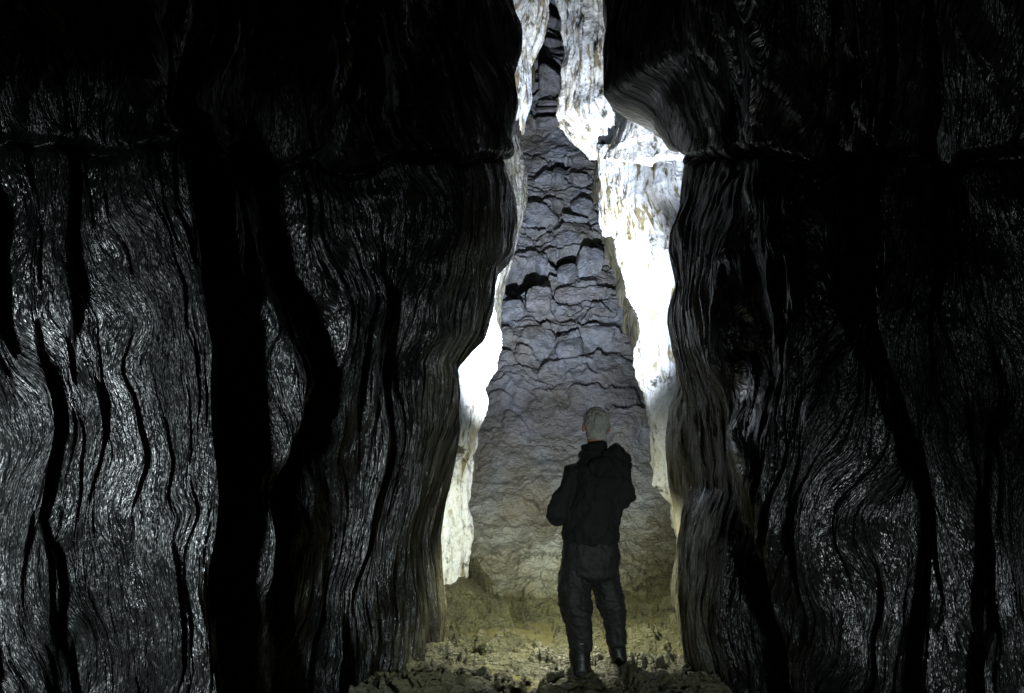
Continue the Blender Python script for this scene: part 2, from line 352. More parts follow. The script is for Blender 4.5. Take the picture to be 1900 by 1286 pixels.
# ---------------------------------------------------------------- near walls
def near_wall(name, side, plan, edge, Ye, rel, w0, ledge, label_seed, nu=1250, nz=950):
    plan = np.array(plan, float)
    L = np.concatenate([[0], np.cumsum(np.hypot(np.diff(plan[:, 0]), np.diff(plan[:, 1])))])
    # finer sampling where it is seen
    tt = np.linspace(0, L[-1], 2000)
    px_ = np.interp(tt, L, plan[:, 0]); py_ = np.interp(tt, L, plan[:, 1]); wt = np.interp(tt, L, plan[:, 2])
    kk = np.hanning(121); kk /= kk.sum()
    px_ = np.convolve(np.pad(px_, 60, 'edge'), kk, 'valid'); py_ = np.convolve(np.pad(py_, 60, 'edge'), kk, 'valid')
    dens = 1 + 3 * ((py_ > 2.4) & (py_ < 7)); cum = np.cumsum(dens); cum = (cum - cum[0]) / (cum[-1] - cum[0])
    u = np.interp(np.linspace(0, 1, nu), cum, tt)
    bx = np.interp(u, tt, px_); by = np.interp(u, tt, py_); bw = np.interp(u, tt, wt)
    z = np.linspace(-.6, 8.2, nz)
    z = np.where(z < 5.2, z, z)
    BX, Z = np.meshgrid(bx, z, indexing='ij'); BY = np.meshgrid(by, z, indexing='ij')[0]; BW = np.meshgrid(bw, z, indexing='ij')[0]
    UU = np.meshgrid(u, z, indexing='ij')[0]
    pz = proj(0 * z, 0 * z + Ye, z)[1]
    e = np.array(edge, float); ex = at(np.interp(pz, e[:, 0], e[:, 1]), pz, Ye)[0]
    exr = float(plan[np.argmax(plan[:, 2] == plan[:, 2].max()), 0])
    k5 = np.hanning(9); k5 /= k5.sum()
    ex = np.convolve(np.pad(ex, 4, 'edge'), k5, 'valid')
    k6 = np.hanning(111); k6 /= k6.sum()
    exs = np.convolve(np.pad(ex, 55, 'edge'), k6, 'valid')
    dx = (exs - exr)[None, :] * (1 - BW ** 3) + (ex - exr)[None, :] * BW ** 3
    wgt = BW
    # above the ledge the wall leans in to form the vault
    zl = np.interp(BY, [0, 3.3, 6.3, 8], [2.45, 2.72, 3.62, 4.2]) + .06 * fbm(UU * 3.1, 0, label_seed, 3)
    sc = np.clip(1 - UU / (L[-1] * .45), 0, 1)
    zl = zl - (1 - .8 * BW) * (.30 * np.abs(perlin(UU * 1.7, 0 * UU, label_seed + 3.)) + .06 * np.abs(perlin(UU * 7, Z * .5, label_seed + 3.))) * ledge
    ab = np.clip(Z - zl, 0, None)
    X = BX + wgt * dx * np.where(Z > 0, 1, 1)
    far = sstep(6.9, 5.0, BY)
    lean = (np.sqrt(ab * ab + .01) - .1) * .42 * far * (1 - BW)
    X = X - side * lean * 1.0
    Y = BY - lean * .55
    X = np.where(side * X < .06, side * .06, X) if False else X
    px, py = proj(X, np.maximum(Y, .5), Z)
    if side < 0: px = px + 70 * sstep(900, 600, px) * sstep(-200, 200, px)
    n = normals(X, Y, Z)
    # orient inward (towards the passage axis)
    sgn = np.sign(n[..., 0] * -side + 1e-6); inward = n * np.where((n[:, :, 0] * side).mean() > 0, -1, 1)
    vis = sstep(1.0, 2.2, Y)
    damp = 1 - .85 * BW
    h = (1.7 if side < 0 else 1.25) * sample(rel, px, np.clip(py, -250, 1450)) * damp * vis * sstep(-.25, .1, zl - Z) + sample(rel, px, np.clip(py, -250, 1450)) * .35 * damp * vis * sstep(-.1, .25, Z - zl)
    # vertical flutes that wander, plus scallops
    wz = Z + 0 * X
    wu = UU + (.30 if side < 0 else .20) * fbm(UU * .55, wz * .5, label_seed, 2) + .10 * fbm(UU * 1.7, wz * 1.2, label_seed + .7, 3)
    wu = wu - .42 * (np.sqrt((1.2 - wz) ** 2 + .25) + (1.2 - wz)) * .5 * sstep(520, 250, px) * (1 if side < 0 else 0)
    if side > 0: wu = wu + .22 * np.clip(wz - .6, 0, 1.6) * sstep(1300, 1450, px) * sstep(1750, 1600, px)
    tilt = np.where(Z > zl, (Z - zl) * .55, 0)
    wu = wu + tilt
    q_ = 1 - .8 * BW
    mod = .55 + .45 * np.clip(fbm(UU * .8, wz * .6, label_seed + 8, 2) + .3, -1, 1)
    h = h + .085 * q_ * mod * (1 - 2.2 * np.abs(perlin(wu * 2.3, wz * .30, label_seed + 1.3))) + .11 * q_ * fbm(wu * 3.6, wz * .75, label_seed + 6.3, 2)
    pm = .35 + .65 * sstep(-.4, .3, fbm(wu * 1.4, wz * .5, label_seed + 15., 2))
    h = h + (.010 + .022 * pm) * q_ * (ridged(wu * 8, wz * .7, label_seed + 7.3, 2) - .8) + .018 * pm * q_ * np.clip(perlin(wu * 17, wz * 1.6, label_seed + 9.1), -.3, 1) + .036 * q_ * mod * fbm(wu * 9, wz * .9, label_seed + 4.1, 3, .6)
    h = h + .017 * (.65 + .35 * q_) * fbm(wu * 22, wz * 2.6, label_seed + 2.2, 2, .6)
    h = h + .03 * q_ * sstep(-.2, .5, perlin(UU * 1.2, wz * .9, label_seed + 40.)) * perlin(wu * 7.5, wz * 1.8, label_seed + 12.) + .05 * fbm(UU * 1.1, wz * .9, label_seed + 5, 2)
    # ledge: step and drip-fringed hem
    hem = np.clip((Z - zl) / .06, 0, 1)
    h = h - .08 * ledge * np.exp(-((Z - zl) / .03) ** 2)
    h = h + ledge * (.5 + .5 * np.clip(perlin(UU * 1.1, 0 * UU, label_seed + 6.) * 2, -1, 1)) * (.06 * hem * np.exp(-np.clip(Z - zl, 0, 9) / .5) - .06 * np.exp(-((Z - zl + .08) / .09) ** 2))
    X = X + inward[..., 0] * h; Y = Y + inward[..., 1] * h; Z2 = Z + inward[..., 2] * h * .5
    pale = np.clip(sstep(.62, 1.1, BW + .25 * fbm(UU * 2, wz * 1.5, 4., 3)) * .9 * (1 - .65 * sstep(-.05, .2, Z - zl)), 0, 1)  # paler rims stand in for lamp light wrapping round the opening
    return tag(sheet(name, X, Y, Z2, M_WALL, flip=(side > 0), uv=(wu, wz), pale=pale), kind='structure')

EDGE_L = [(-200, 960), (0, 962), (25, 968), (40, 977), (80, 974), (125, 957), (180, 964), (250, 951), (292, 960), (303, 952), (360, 964), (420, 972), (465, 968), (482, 958), (500, 940), (570, 928), (600, 918), (628, 908),
          (650, 885), (680, 858), (730, 860), (790, 858), (870, 845), (940, 830), (1000, 822), (1060, 825), (1130, 828), (1286, 815), (1400, 800)]
EDGE_R = [(-200, 1115), (0, 1118), (40, 1120), (90, 1112), (165, 1116), (180, 1135), (190, 1185), (205, 1208), (235, 1228), (280, 1262), (300, 1271), (380, 1268), (430, 1250), (470, 1243), (530, 1251), (570, 1238), (600, 1235),
          (650, 1243), (690, 1256), (760, 1280), (800, 1290), (840, 1288), (900, 1292), (950, 1266), (1000, 1256), (1040, 1250), (1090, 1245), (1130, 1250), (1200, 1265), (1250, 1290), (1286, 1296), (1400, 1300)]
xl = -.42
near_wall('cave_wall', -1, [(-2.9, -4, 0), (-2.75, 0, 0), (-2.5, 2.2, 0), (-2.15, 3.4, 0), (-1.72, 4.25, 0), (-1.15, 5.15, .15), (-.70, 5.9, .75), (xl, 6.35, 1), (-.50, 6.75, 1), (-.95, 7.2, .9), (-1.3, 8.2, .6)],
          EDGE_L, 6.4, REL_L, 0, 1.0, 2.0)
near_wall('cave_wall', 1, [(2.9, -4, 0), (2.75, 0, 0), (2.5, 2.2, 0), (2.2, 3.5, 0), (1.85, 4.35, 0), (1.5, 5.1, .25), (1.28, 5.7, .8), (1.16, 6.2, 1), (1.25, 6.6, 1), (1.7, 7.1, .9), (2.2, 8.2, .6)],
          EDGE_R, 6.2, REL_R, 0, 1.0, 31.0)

# ---------------------------------------------------------------- flowstone pieces and far rift walls
def piece(name, side, edge, Ye, plan, mat, top, hem=None, flute=.03, big=.05, seed=0., nu=260, nz=420, hook=.25, zlo=-.5, fs=1.0, lean=0.):
    """plan: list of (offset into the rock, depth). edge: outline (py,px) at depth Ye; hem: None or list (px,py)"""
    plan = np.array(plan, float)
    L = np.concatenate([[0], np.cumsum(np.hypot(np.diff(plan[:, 0]), np.diff(plan[:, 1])))])
    u = np.linspace(0, L[-1], nu)
    tt = np.linspace(0, L[-1], 600); a_ = np.interp(tt, L, plan[:, 0]); b_ = np.interp(tt, L, plan[:, 1])
    kk = np.hanning(61); kk /= kk.sum()
    off = np.interp(u, tt, np.convolve(np.pad(a_, 30, 'edge'), kk, 'valid')); dep = np.interp(u, tt, np.convolve(np.pad(b_, 30, 'edge'), kk, 'valid'))
    e = np.array(edge, float)
    ztop = float(z_at(top, Ye))
    if hem is None: zb = np.full(nu, zlo)
    else:
        hm = np.array(hem, float)
        # bearing of each column near the hem
        zz = float(z_at(hm[:, 1].mean(), Ye)); pyy = hm[:, 1].mean()
        exh = at(np.interp(pyy, e[:, 0], e[:, 1]), pyy, Ye)[0]
        cx = exh + side * off
        pxh = proj(cx, dep, zz)[0]
        o = np.argsort(hm[:, 0])
        zb = np.array([float(z_at(v, d)) for v, d in zip(np.interp(pxh, hm[o, 0], hm[o, 1]), dep)])
        zb = zb - .05 * np.abs(perlin(u * 9, 0 * u, seed + .5)) - .03 * np.clip(perlin(u * 24, 0 * u, seed + .9), 0, 1)
    t = np.linspace(0, 1, nz)
    zt_ = np.full(nu, ztop) if top < 0 else z_at(top, dep)
    Z = zt_[:, None] + (zb - zt_)[:, None] * t[None, :]
    OFF = np.repeat(off[:, None], nz, 1); D = np.repeat(dep[:, None], nz, 1); UU = np.repeat(u[:, None], nz, 1)
    pyE = proj(0 * Z, 0 * Z + Ye, Z)[1]
    EX = at(np.interp(pyE, e[:, 0], e[:, 1]), pyE, Ye)[0]
    X = EX + side * OFF - side * lean * (Z - zb[:, None]) * .6; Y = D - lean * (Z - zb[:, None])
    n = normals(X, Y, Z)
    inward = n * (-1 if (n[:, :, 0] * side).mean() > 0 else 1)
    wu = UU + .10 * fbm(UU * 1.3, Z * 1.0, seed, 3)
    h = flute * (ridged(wu * 4.5 * fs, Z * .6, seed + 1, 3, .6) - 1.0) + big * fbm(UU * 1.6, Z * 1.3, seed + 2, 3) + flute * .35 * ridged(wu * 22 * fs, Z * 4, seed + 3, 2, .6)
    if hem is not None:  # curl back under the hem
        dz = (Z - zb[:, None])
        h = h + .04 * np.exp(-dz / .12) - hook * np.clip((t[None, :] - .985) / .015, 0, 1) ** 1.0
    X = X + inward[..., 0] * h; Y = Y + inward[..., 1] * h; Z = Z + inward[..., 2] * h * .4
    return sheet(name, X, Y, Z, mat, flip=(side > 0))

# far rift walls running back to the rubble
RUB_L = [(-300, 1008), (0, 1012), (60, 1008), (110, 1000), (200, 999), (245, 990), (275, 968), (300, 976), (370, 980), (430, 962), (470, 955), (530, 932), (620, 926), (720, 915), (800, 897), (900, 888), (1000, 884), (1100, 868), (1300, 850)]
RUB_R = [(-300, 1036), (0, 1034), (60, 1036), (130, 1042), (245, 1042), (262, 1066), (290, 1090), (360, 1089), (400, 1097), (480, 1109), (510, 1125), (570, 1132), (620, 1144), (660, 1160), (700, 1178), (760, 1196), (850, 1210), (935, 1238), (1000, 1248), (1100, 1256), (1300, 1280)]
def far_wall(name, side, edge, seed, mat):
    nu, nz = 420, 700
    Y1 = np.linspace(8.2, 20, nu); z = np.linspace(-.6, 16, nz)
    Yg, Z = np.meshgrid(Y1, z, indexing='ij')
    # where the wall meets the slope it follows the traced junction; towards the viewer it widens
    Ys = np.interp(Z, _Zd, _Yd)
    pyS = proj(0 * Z, Ys, Z)[1]; e = np.array(edge, float)
    XS = at(np.interp(pyS, e[:, 0], e[:, 1]), pyS, Ys)[0]
    ahead = np.clip(Ys - Yg, 0, 20)
    X = XS + side * (.035 * ahead + .02 * ahead ** 1.5) * sstep(9.5, 10.5, Ys)
    wz = Z
    h = .05 * ridged(Yg * 1.3 + .3 * fbm(Yg * .7, wz * .7, seed, 2), wz * .5, seed + 1, 3, .6) + .08 * fbm(Yg * .9, wz * .9, seed + 2, 3) + .012 * ridged(Yg * 9, wz * 3, seed + 3, 3)
    X = X + side * (.05 + h)
    return tag(sheet(name, X, Yg, Z, mat, flip=(side > 0)), kind='structure')
far_wall('rift_wall', -1, RUB_L, 50., M_OLIVE)
far_wall('rift_wall', 1, RUB_R, 60., M_OLIVE)

G = None
def flow(*a, label=None, **k):
    o = piece('flowstone', *a, **k); tag(o, label, 'flowstone'); return o
# left, low: tall white column wall
FL1 = [(440, 936), (500, 934), (575, 926), (600, 931), (650, 933), (680, 930), (720, 912), (760, 911), (800, 896), (850, 889), (900, 886), (940, 880), (1000, 883), (1040, 874), (1100, 869), (1200, 862)]
FL1 = [(a, b - 14) for a, b in FL1]
flow(-1, FL1, 8.3, [(1.3, 6.9), (.75, 7.1), (.42, 7.5), (.16, 7.95), (0, 8.3), (.06, 8.6), (.4, 9.1), (1.2, 9.9)], M_FLOW_L, 420, None, .05, .07, 12., zlo=-.3,
     label='tall white flowstone wall at the left of the passage, reaching down to the muddy floor')
# left, high
FL2 = [(-200, 1018), (0, 1017), (44, 1014), (89, 996), (120, 982), (190, 980), (236, 970), (262, 956), (290, 972), (330, 975)]
flow(-1, FL2, 10.0, [(1.2, 7.6), (.7, 8.2), (.32, 9.0), (.1, 9.6), (0, 10.0), (.08, 10.5), (.6, 11.4)], M_FLOW_UP, -160, [(900, 292), (945, 302), (960, 292), (990, 262)], .035, .06, 14.,
     label='white flowstone drape high on the left, beside the narrow chimney of jammed slabs')
flow(-1, [(270, 962), (300, 972), (370, 978), (430, 962), (470, 952), (520, 934), (600, 925)], 9.6, [(1.2, 7.9), (.6, 8.5), (.22, 9.1), (0, 9.6), (.08, 10.2), (.6, 11.2)], M_PANEL, 250, [(800, 640), (1000, 640)], .03, .03, 15., fs=2.,
     label='grey fluted flowstone panel below the left hem, next to the rubble slope')
# right, upper block with hem
FR1 = [(-200, 1040), (0, 1042), (40, 1046), (100, 1044), (160, 1048), (220, 1046), (245, 1062), (270, 1092), (295, 1112)]
flow(1, FR1, 9.2, [(2.2, 7.5), (1.0, 7.7), (.62, 8.0), (.3, 8.6), (.1, 9.0), (0, 9.2), (.08, 9.6), (.7, 10.6)], M_FLOW_UP, -160, [(1080, 285), (1110, 296), (1150, 290), (1180, 300), (1215, 284), (1262, 290)], .05, .08, 21.,
     label='brown and white flowstone hanging high on the right, above the horizontal ledge')
flow(1, [(150, 1165), (200, 1160), (225, 1152), (250, 1140), (290, 1128), (300, 1130)], 8.0, [(1.6, 6.95), (.8, 7.05), (.40, 7.3), (.12, 7.65), (0, 8.0), (.1, 8.4), (.6, 8.9)], M_WHITE, 198, [(1090, 296), (1150, 292), (1180, 300), (1210, 286), (1262, 288)], .02, .04, 23., lean=.12,
     label='bright white flowstone boss on the right, just below the dark hollow')
# right, middle curtain
FR2 = [(250, 1108), (300, 1112), (340, 1116), (400, 1117), (430, 1133), (470, 1150), (500, 1160)]
flow(1, FR2, 8.9, [(2.0, 7.1), (1.0, 7.25), (.52, 7.6), (.2, 8.2), (.03, 8.7), (0, 8.9), (.08, 9.3), (.7, 10.2)], M_FLOW_R, 268, [(1100, 405), (1135, 430), (1160, 437), (1190, 456), (1215, 462), (1245, 474)], .04, .04, 25., fs=1.4,
     label='veined white curtain with a ragged lower hem on the right, under the ledge')
# right, long lower wall
FR3 = [(400, 1135), (450, 1142), (480, 1150), (540, 1166), (580, 1180), (650, 1180), (700, 1184), (740, 1194), (800, 1202), (850, 1208), (900, 1212), (935, 1241), (980, 1246), (1030, 1252), (1100, 1256), (1200, 1270)]
FR3 = [(a, b + 8) for a, b in FR3]
flow(1, FR3, 8.7, [(2.0, 7.3), (1.0, 7.5), (.58, 7.9), (.26, 8.35), (0, 8.7), (.08, 9.1), (.7, 10.1)], M_FLOW_L, 375, None, .055, .08, 27., zlo=-.3,
     label='long white flowstone wall at the right of the passage, below the ragged curtain')
FR4 = [(560, 1262), (640, 1256), (670, 1252), (710, 1250), (760, 1236), (800, 1230), (850, 1232), (900, 1240), (950, 1250), (1000, 1256), (1050, 1256), (1200, 1270)]
flow(1, FR4, 6.95, [(1.2, 6.3), (.5, 6.5), (.12, 6.75), (0, 6.95), (.1, 7.1), (.6, 7.3)], M_OLIVE, 560, None, .012, .02, 29., zlo=-.3,
     label='olive grey flowstone buttress between the dark right wall and the white one')

# roof closing the rift and chamber
rx, ry = np.meshgrid(np.linspace(-4, 4, 160), np.linspace(-4.5, 20, 260), indexing='ij')
rz = np.interp(ry, [-4, 4, 7, 12, 20], [5.2, 6.4, 7.6, 12.5, 15.2]) + .3 * fbm(rx * .8, ry * .8, 3., 3)
tag(sheet('cave_roof', rx, ry, rz, M_ROOF), kind='structure')
bx_, bz_ = np.meshgrid(np.linspace(-4, 4, 40), np.linspace(-1, 7, 40), indexing='ij')
tag(sheet('back_wall', bx_, -3.8 + .2 * fbm(bx_, bz_, 1., 3), bz_, M_ROOF), kind='structure')

# ---------------------------------------------------------------- boulders
def boulder_mesh(name, w, d, h, seed, cuts=11, n=3.2, rough=.085):
    r = np.random.RandomState(seed)
    bm = bmesh.new(); bmesh.ops.create_icosphere(bm, subdivisions=5, radius=1.0)
    v = np.array([x.co[:] for x in bm.verts])
    v /= (np.abs(v) ** n).sum(1)[:, None] ** (1 / n)
    for _ in range(cuts):
        q = r.normal(size=3); q /= np.linalg.norm(q); lim = r.uniform(.62, .95)
        ex_ = np.clip(v @ q - lim, 0, None); v = v - ex_[:, None] * q * .93
    s_ = seed * 3.7
    f = 1 + rough * fbm(v[:, 0] * 1.5 + s_, v[:, 1] * 1.5, v[:, 2] * 1.5, 3) + rough * .35 * ridged(v[:, 0] * 4 + s_, v[:, 1] * 4, v[:, 2] * 4, 3)
    v = v * f[:, None] * np.array([w, d, h]) / 2
    for x, c in zip(bm.verts, v): x.co = c
    me = bpy.data.meshes.new(name); bm.to_mesh(me); bm.free()
    return me
def boulder(px, py, w, h, label, seed, depth=.6, lift=.0, roll=0., tilt=None, n=3.2, cuts=11, mat=None, name='boulder', group=None, hs=1.25):
    x, s, Y, z = slope_hit(px, py); sc = Y / F
    i = min(len(_sd) - 2, int(s / _sd[-1] * len(_sd)))
    ang = math.atan2(_Zd[i + 1] - _Zd[i], _Yd[i + 1] - _Yd[i])
    ww, hh = w * sc, h * sc * hs
    me = boulder_mesh(name, ww, min(ww, hh) * depth * 1.6, hh, seed, cuts, n)
    o = link_mesh(name, me, mat or M_ROCK)
    a = (ang - math.pi / 2) if tilt is None else tilt
    o.location = (x, Y - math.sin(ang) * lift, z + math.cos(ang) * lift)
    o.rotation_euler = (a, roll, 0); o.rotation_euler.rotate_axis('Z', 0)
    tag(o, label, 'boulder' if name == 'boulder' else 'stone slab', group)
    return o
GB = 'boulders wedged in the muddy rubble slope'
for i, (px, py, w, h, ro, lab, dp, n, cu, li) in enumerate([
    (998, 574, 46, 34, 0, 'square pale grey block with a flat face, left of centre in the rubble', .8, 8, 2, .10),
    (946, 590, 66, 34, -.55, 'angular tilted block touching the left wall, beside the square pale block', .7, 4, 8, .08),
    (1052, 655, 56, 54, 0, 'rounded bluish boulder under a dark crack, in the middle of the slope', .6, 2.6, 5, .08),
    (988, 628, 84, 34, .2, 'broad low boulder with a glossy bluish top, left of the rounded bluish one', .5, 2.6, 8, .05),
    (1112, 633, 76, 30, 0, 'wide flat slab against the right wall, right of the rounded bluish boulder', .6, 4, 7, .08),
    (1143, 680, 48, 30, .35, 'smooth blue grey stone by the right wall, below the wide flat slab', .5, 2.3, 4, .05),
    (1172, 790, 62, 50, 0, 'large rounded boulder by the right wall, beside the person', .5, 2.5, 5, .02),
    (1092, 505, 46, 44, .2, 'angular block under the dark slit beside the right wall', .8, 5, 6, .12),
    (1053, 522, 40, 30, 0, 'small humped stone just right of the dark cavity', .7, 2.5, 7, .12),
    (1072, 556, 84, 26, 0, 'long low slab right of the square pale block', .6, 4, 8, .06),
    (1000, 405, 72, 40, .15, 'large smooth pale slab near the top left of the slope', .5, 3.2, 9, .05),
    (1056, 452, 50, 36, -.1, 'glossy pale stone in the upper slope, below the ragged layered stones', .5, 2.6, 6, .03),
    (1122, 716, 70, 34, .1, 'triangular mud covered slab above the grey head, near the right wall', .5, 3, 9, .0),
    (1036, 340, 22, 34, 0, 'small upright pointed stone under a dark notch near the top', .8, 2.6, 7, .14),
    (958, 745, 50, 28, 0, 'small mud coated stone near the left wall, halfway up the slope', .5, 3, 8, -.01),
    (953, 806, 44, 34, 0, 'mud coated stone with a dark hollow above it, low on the left', .5, 2.6, 8, .0),
    (1075, 395, 44, 26, .3, 'small tilted slab in the upper right of the slope', .7, 4, 9, .08),
    (1010, 340, 52, 22, -.2, 'thin layered slab left of the small pointed stone', .7, 4, 9, .08),
    (1072, 345, 40, 20, .1, 'thin layered slab right of the small pointed stone', .7, 4, 9, .08),
    (1066, 420, 56, 18, .25, 'narrow slanting slab above the glossy pale stone', .7, 4, 9, .08),
    (1020, 775, 56, 26, .1, 'low mud coated hump in the lower slope, left of the man\'s head', .4, 2.5, 8, -.02),
]):
    boulder(px, py, w, h, lab, 100 + i, dp, li, ro, None, n, cu, M_RUBBLE if i % 3 else M_ROCK, 'boulder', GB)
GS_ = 'slabs jammed in the narrow chimney'
for i, (px, py, w, h, lab, n) in enumerate([
    (1024, 60, 26, 26, 'topmost grey stone jammed in the narrow chimney', 3),
    (1024, 98, 30, 20, 'pale stone in the chimney, second from the top', 4),
    (1022, 124, 46, 14, 'flat pale slab spanning the chimney above the big dark block', 6),
    (1018, 168, 42, 56, 'biggest cracked block in the narrow chimney', 5),
    (1019, 206, 44, 11, 'thin slab directly under the big cracked block', 6),
    (1017, 220, 46, 11, 'thin bluish slab in the chimney, second from its foot', 6),
    (1016, 244, 52, 20, 'bright bluish slab at the foot of the chimney', 5),
]):
    boulder(px, py, w, h, lab, 200 + i, 1.0, .18, 0, .15, n, 5, None, 'stone_slab', GS_, 1.0)
for i, (x, y, w, h, lab) in enumerate([(.80, 5.55, .10, .06, 'small pale stone sticking out of the mud just behind the right boot'),
                                       (1.02, 5.3, .14, .09, 'small muddy stone by the foot of the right wall'),
                                       (-.12, 5.45, .16, .08, 'small yellowish stone in the mud at the lower left of the floor'),
                                       (.97, 6.1, .13, .09, 'dark lump of rock beside the right wall, right of the boots')]):
    o = link_mesh('stone', boulder_mesh('stone', w, w * .7, h, 300 + i), M_MUD); o.location = (x, y, .05); o.rotation_euler = (.3, .2, i)
    tag(o, lab, 'stone')

# ---------------------------------------------------------------- the man
YP = 5.9; PX = YP / F
def tube(bm, pts, seg=20):
    """pts: (x,y,z,rx,rd) lateral and depth radius; closed tapered tube"""
    P = [Vector(p[:3]) for p in pts]; rings = []
    for i, p in enumerate(P):
        t = (P[min(i + 1, len(P) - 1)] - P[max(i - 1, 0)]).normalized()
        ref = Vector((0, 1, 0)) if abs(t.y) < .8 else Vector((0, 0, 1))
        sx = ref.cross(t).normalized(); sy = t.cross(sx).normalized()
        rings.append([bm.verts.new(p + sx * pts[i][3] * math.cos(a) + sy * pts[i][4] * math.sin(a)) for a in [2 * math.pi * k / seg for k in range(seg)]])
    for a, b in zip(rings, rings[1:]):
        for k in range(seg): bm.faces.new((a[k], a[(k + 1) % seg], b[(k + 1) % seg], b[k]))
    for rg, q, s_ in ((rings[0], pts[0], -1), (rings[-1], pts[-1], 1)):
        i = 0 if s_ < 0 else len(P) - 1
        t = (P[1] - P[0]).normalized() if s_ < 0 else (P[-1] - P[-2]).normalized()
        c = bm.verts.new(P[i] + t * s_ * min(q[3], q[4]) * .6)
        for k in range(seg):
            f = (rg[k], rg[(k + 1) % seg], c); bm.faces.new(f if s_ > 0 else f[::-1])
def ball(bm, c, r, rot=None):
    m = Matrix.Translation(c) @ (rot or Matrix.Identity(4)) @ Matrix.Diagonal((*r, 1))
    bmesh.ops.create_icosphere(bm, subdivisions=3, radius=1.0, matrix=m)
def fuse(bm, name, vox, smooth=4, fac=.5):
    bmesh.ops.recalc_face_normals(bm, faces=bm.faces)
    me = bpy.data.meshes.new(name); bm.to_mesh(me); bm.free()
    o = bpy.data.objects.new('tmp', me); COL.objects.link(o)
    m = o.modifiers.new('r', 'REMESH'); m.mode = 'VOXEL'; m.voxel_size = vox
    if smooth:
        s_ = o.modifiers.new('s', 'SMOOTH'); s_.iterations = smooth; s_.factor = fac
    dg = bpy.context.evaluated_depsgraph_get(); out = bpy.data.meshes.new_from_object(o.evaluated_get(dg))
    bpy.data.objects.remove(o); out.name = name
    return out
def verts(me):
    a = np.empty(len(me.vertices) * 3, np.float32); me.vertices.foreach_get('co', a); n = np.empty_like(a); me.vertices.foreach_get('normal', n)
    return a.reshape(-1, 3).astype(float), n.reshape(-1, 3).astype(float)
def setv(me, v): me.vertices.foreach_set('co', v.astype(np.float32).ravel()); me.update()
def PP(px, py, Y, rx, rd):
    x, y, z = at(px, py, Y); return (float(x), float(y), float(z), rx * PX, rd)
M_SKIN = mat_simple('skin', (.40, .20, .12), .5, 60, .001)
M_HAIR = mat_simple('grey_hair', (.58, .59, .51), .85, 90, .02)
M_JACKET = mat_simple('dark_jacket_cloth', (.009, .010, .009), .85, 40, .003, .25)
M_TROUS = mat_simple('dark_waterproof_cloth', (.010, .0105, .009), .7, 30, .004, .35)
M_BOOT = mat_simple('black_rubber', (.007, .007, .007), .45, 20, .002, .4)
M_PLAST = mat_simple('black_lamp_housing', (.02, .02, .02), .4)

FX0 = float(at(1100, 1245, YP)[0])
root = empty('person', (FX0, YP, .03))
tag(root, 'person in dark jacket and boots with short grey hair, standing with their back turned', 'person')
def under(o):
    o.parent = root; o.matrix_parent_inverse = Matrix.Translation(-root.location); return o
# body
bm = bmesh.new()
tube(bm, [PP(1104, 835, YP, 17, .06), PP(1107, 856, YP, 34, .08), PP(1110, 872, YP, 45, .10), PP(1108, 910, YP, 42, .11), PP(1100, 960, YP, 38, .10), PP(1096, 1000, YP, 44, .11), PP(1095, 1040, YP, 46, .11)])
tube(bm, [PP(1105, 850, YP, 16, .06), PP(1105, 825, YP + .01, 16, .058), PP(1104, 805, YP + .02, 15, .055)])
for pts in ([(1072, 1030, 24, .09), (1068, 1080, 23, .085), (1071, 1130, 16, .06), (1075, 1180, 14, .055), (1077, 1232, 10, .04)],
            [(1120, 1030, 24, .09), (1126, 1085, 21, .08), (1135, 1130, 15, .06), (1143, 1175, 13, .05), (1148, 1224, 10, .04)]):
    tube(bm, [PP(a, b, YP + (.1 if a > 1100 else 0), r, d) for a, b, r, d in pts])
for fx0, fyp in ((1077, YP), (1148, YP + .1)):
    x = float(at(fx0, 1240, fyp)[0]); tube(bm, [(x, fyp - .06, .10, .035, .035), (x, fyp + .06, .09, .042, .04), (x, fyp + .17, .07, .04, .025)])
LAMP = Vector((float(at(1053, 930, 6.30)[0]), 6.30, float(at(1098, 945, 6.30)[2])))
sL = PP(1066, 872, YP, 15, .05); eL = PP(1035, 958, YP - .04, 12, .042)
sR = PP(1152, 868, YP, 15, .05); eR = PP(1158, 925, YP - .02, 12, .042)
wrL = (LAMP.x - .085, LAMP.y - .06, LAMP.z - .02); wrR = (LAMP.x + .085, LAMP.y - .06, LAMP.z + .0)
for s_, e_, w_ in ((sL, eL, wrL), (sR, eR, wrR)):
    midf = [(e_[k] + w_[k]) / 2 for k in range(3)]
    tube(bm, [s_, tuple((s_[k] + e_[k]) / 2 for k in range(3)) + (.046, .046), e_[:3] + (.040, .040), tuple(midf) + (.036, .036), w_ + (.025, .03)])
def hand(sd):
    c = LAMP + Vector((sd * .066, -.02, -.004))
    w_ = Vector(wrL if sd < 0 else wrR)
    tube(bm, [(*w_, .024, .028), (*(w_ * .5 + (c + Vector((0, -.01, 0))) * .5), .017, .038), (*c, .013, .040), (*(c + Vector((0, .035, -.004))), .012, .036)], 14)
    ln_ = [.92, 1.0, .95, .75]
    for k in range(4):
        y = LAMP.y - .035 + k * .0235; pts = []
        for j in range(7):
            a = math.pi - (-.15 + j / 6 * 1.9 * ln_[k]); R_ = .058 + .002 * math.sin(j)
            pts.append((LAMP.x - sd * math.cos(a) * R_ * -1 if False else LAMP.x + sd * R_ * -math.cos(a), y + .003 * j * (1 - .5 * k), LAMP.z - R_ * math.sin(a), .0088 - j * .0004, .0088 - j * .0004))
        tube(bm, pts, 10)
    pts = []
    for j in range(5):
        a = .05 + j / 4 * 1.25; R_ = .060
        pts.append((LAMP.x + sd * R_ * math.cos(a), LAMP.y - .045 - .004 * j, LAMP.z + R_ * math.sin(a), .0105 - j * .0006, .0105 - j * .0006))
    tube(bm, pts, 10)
hand(-1); hand(1)
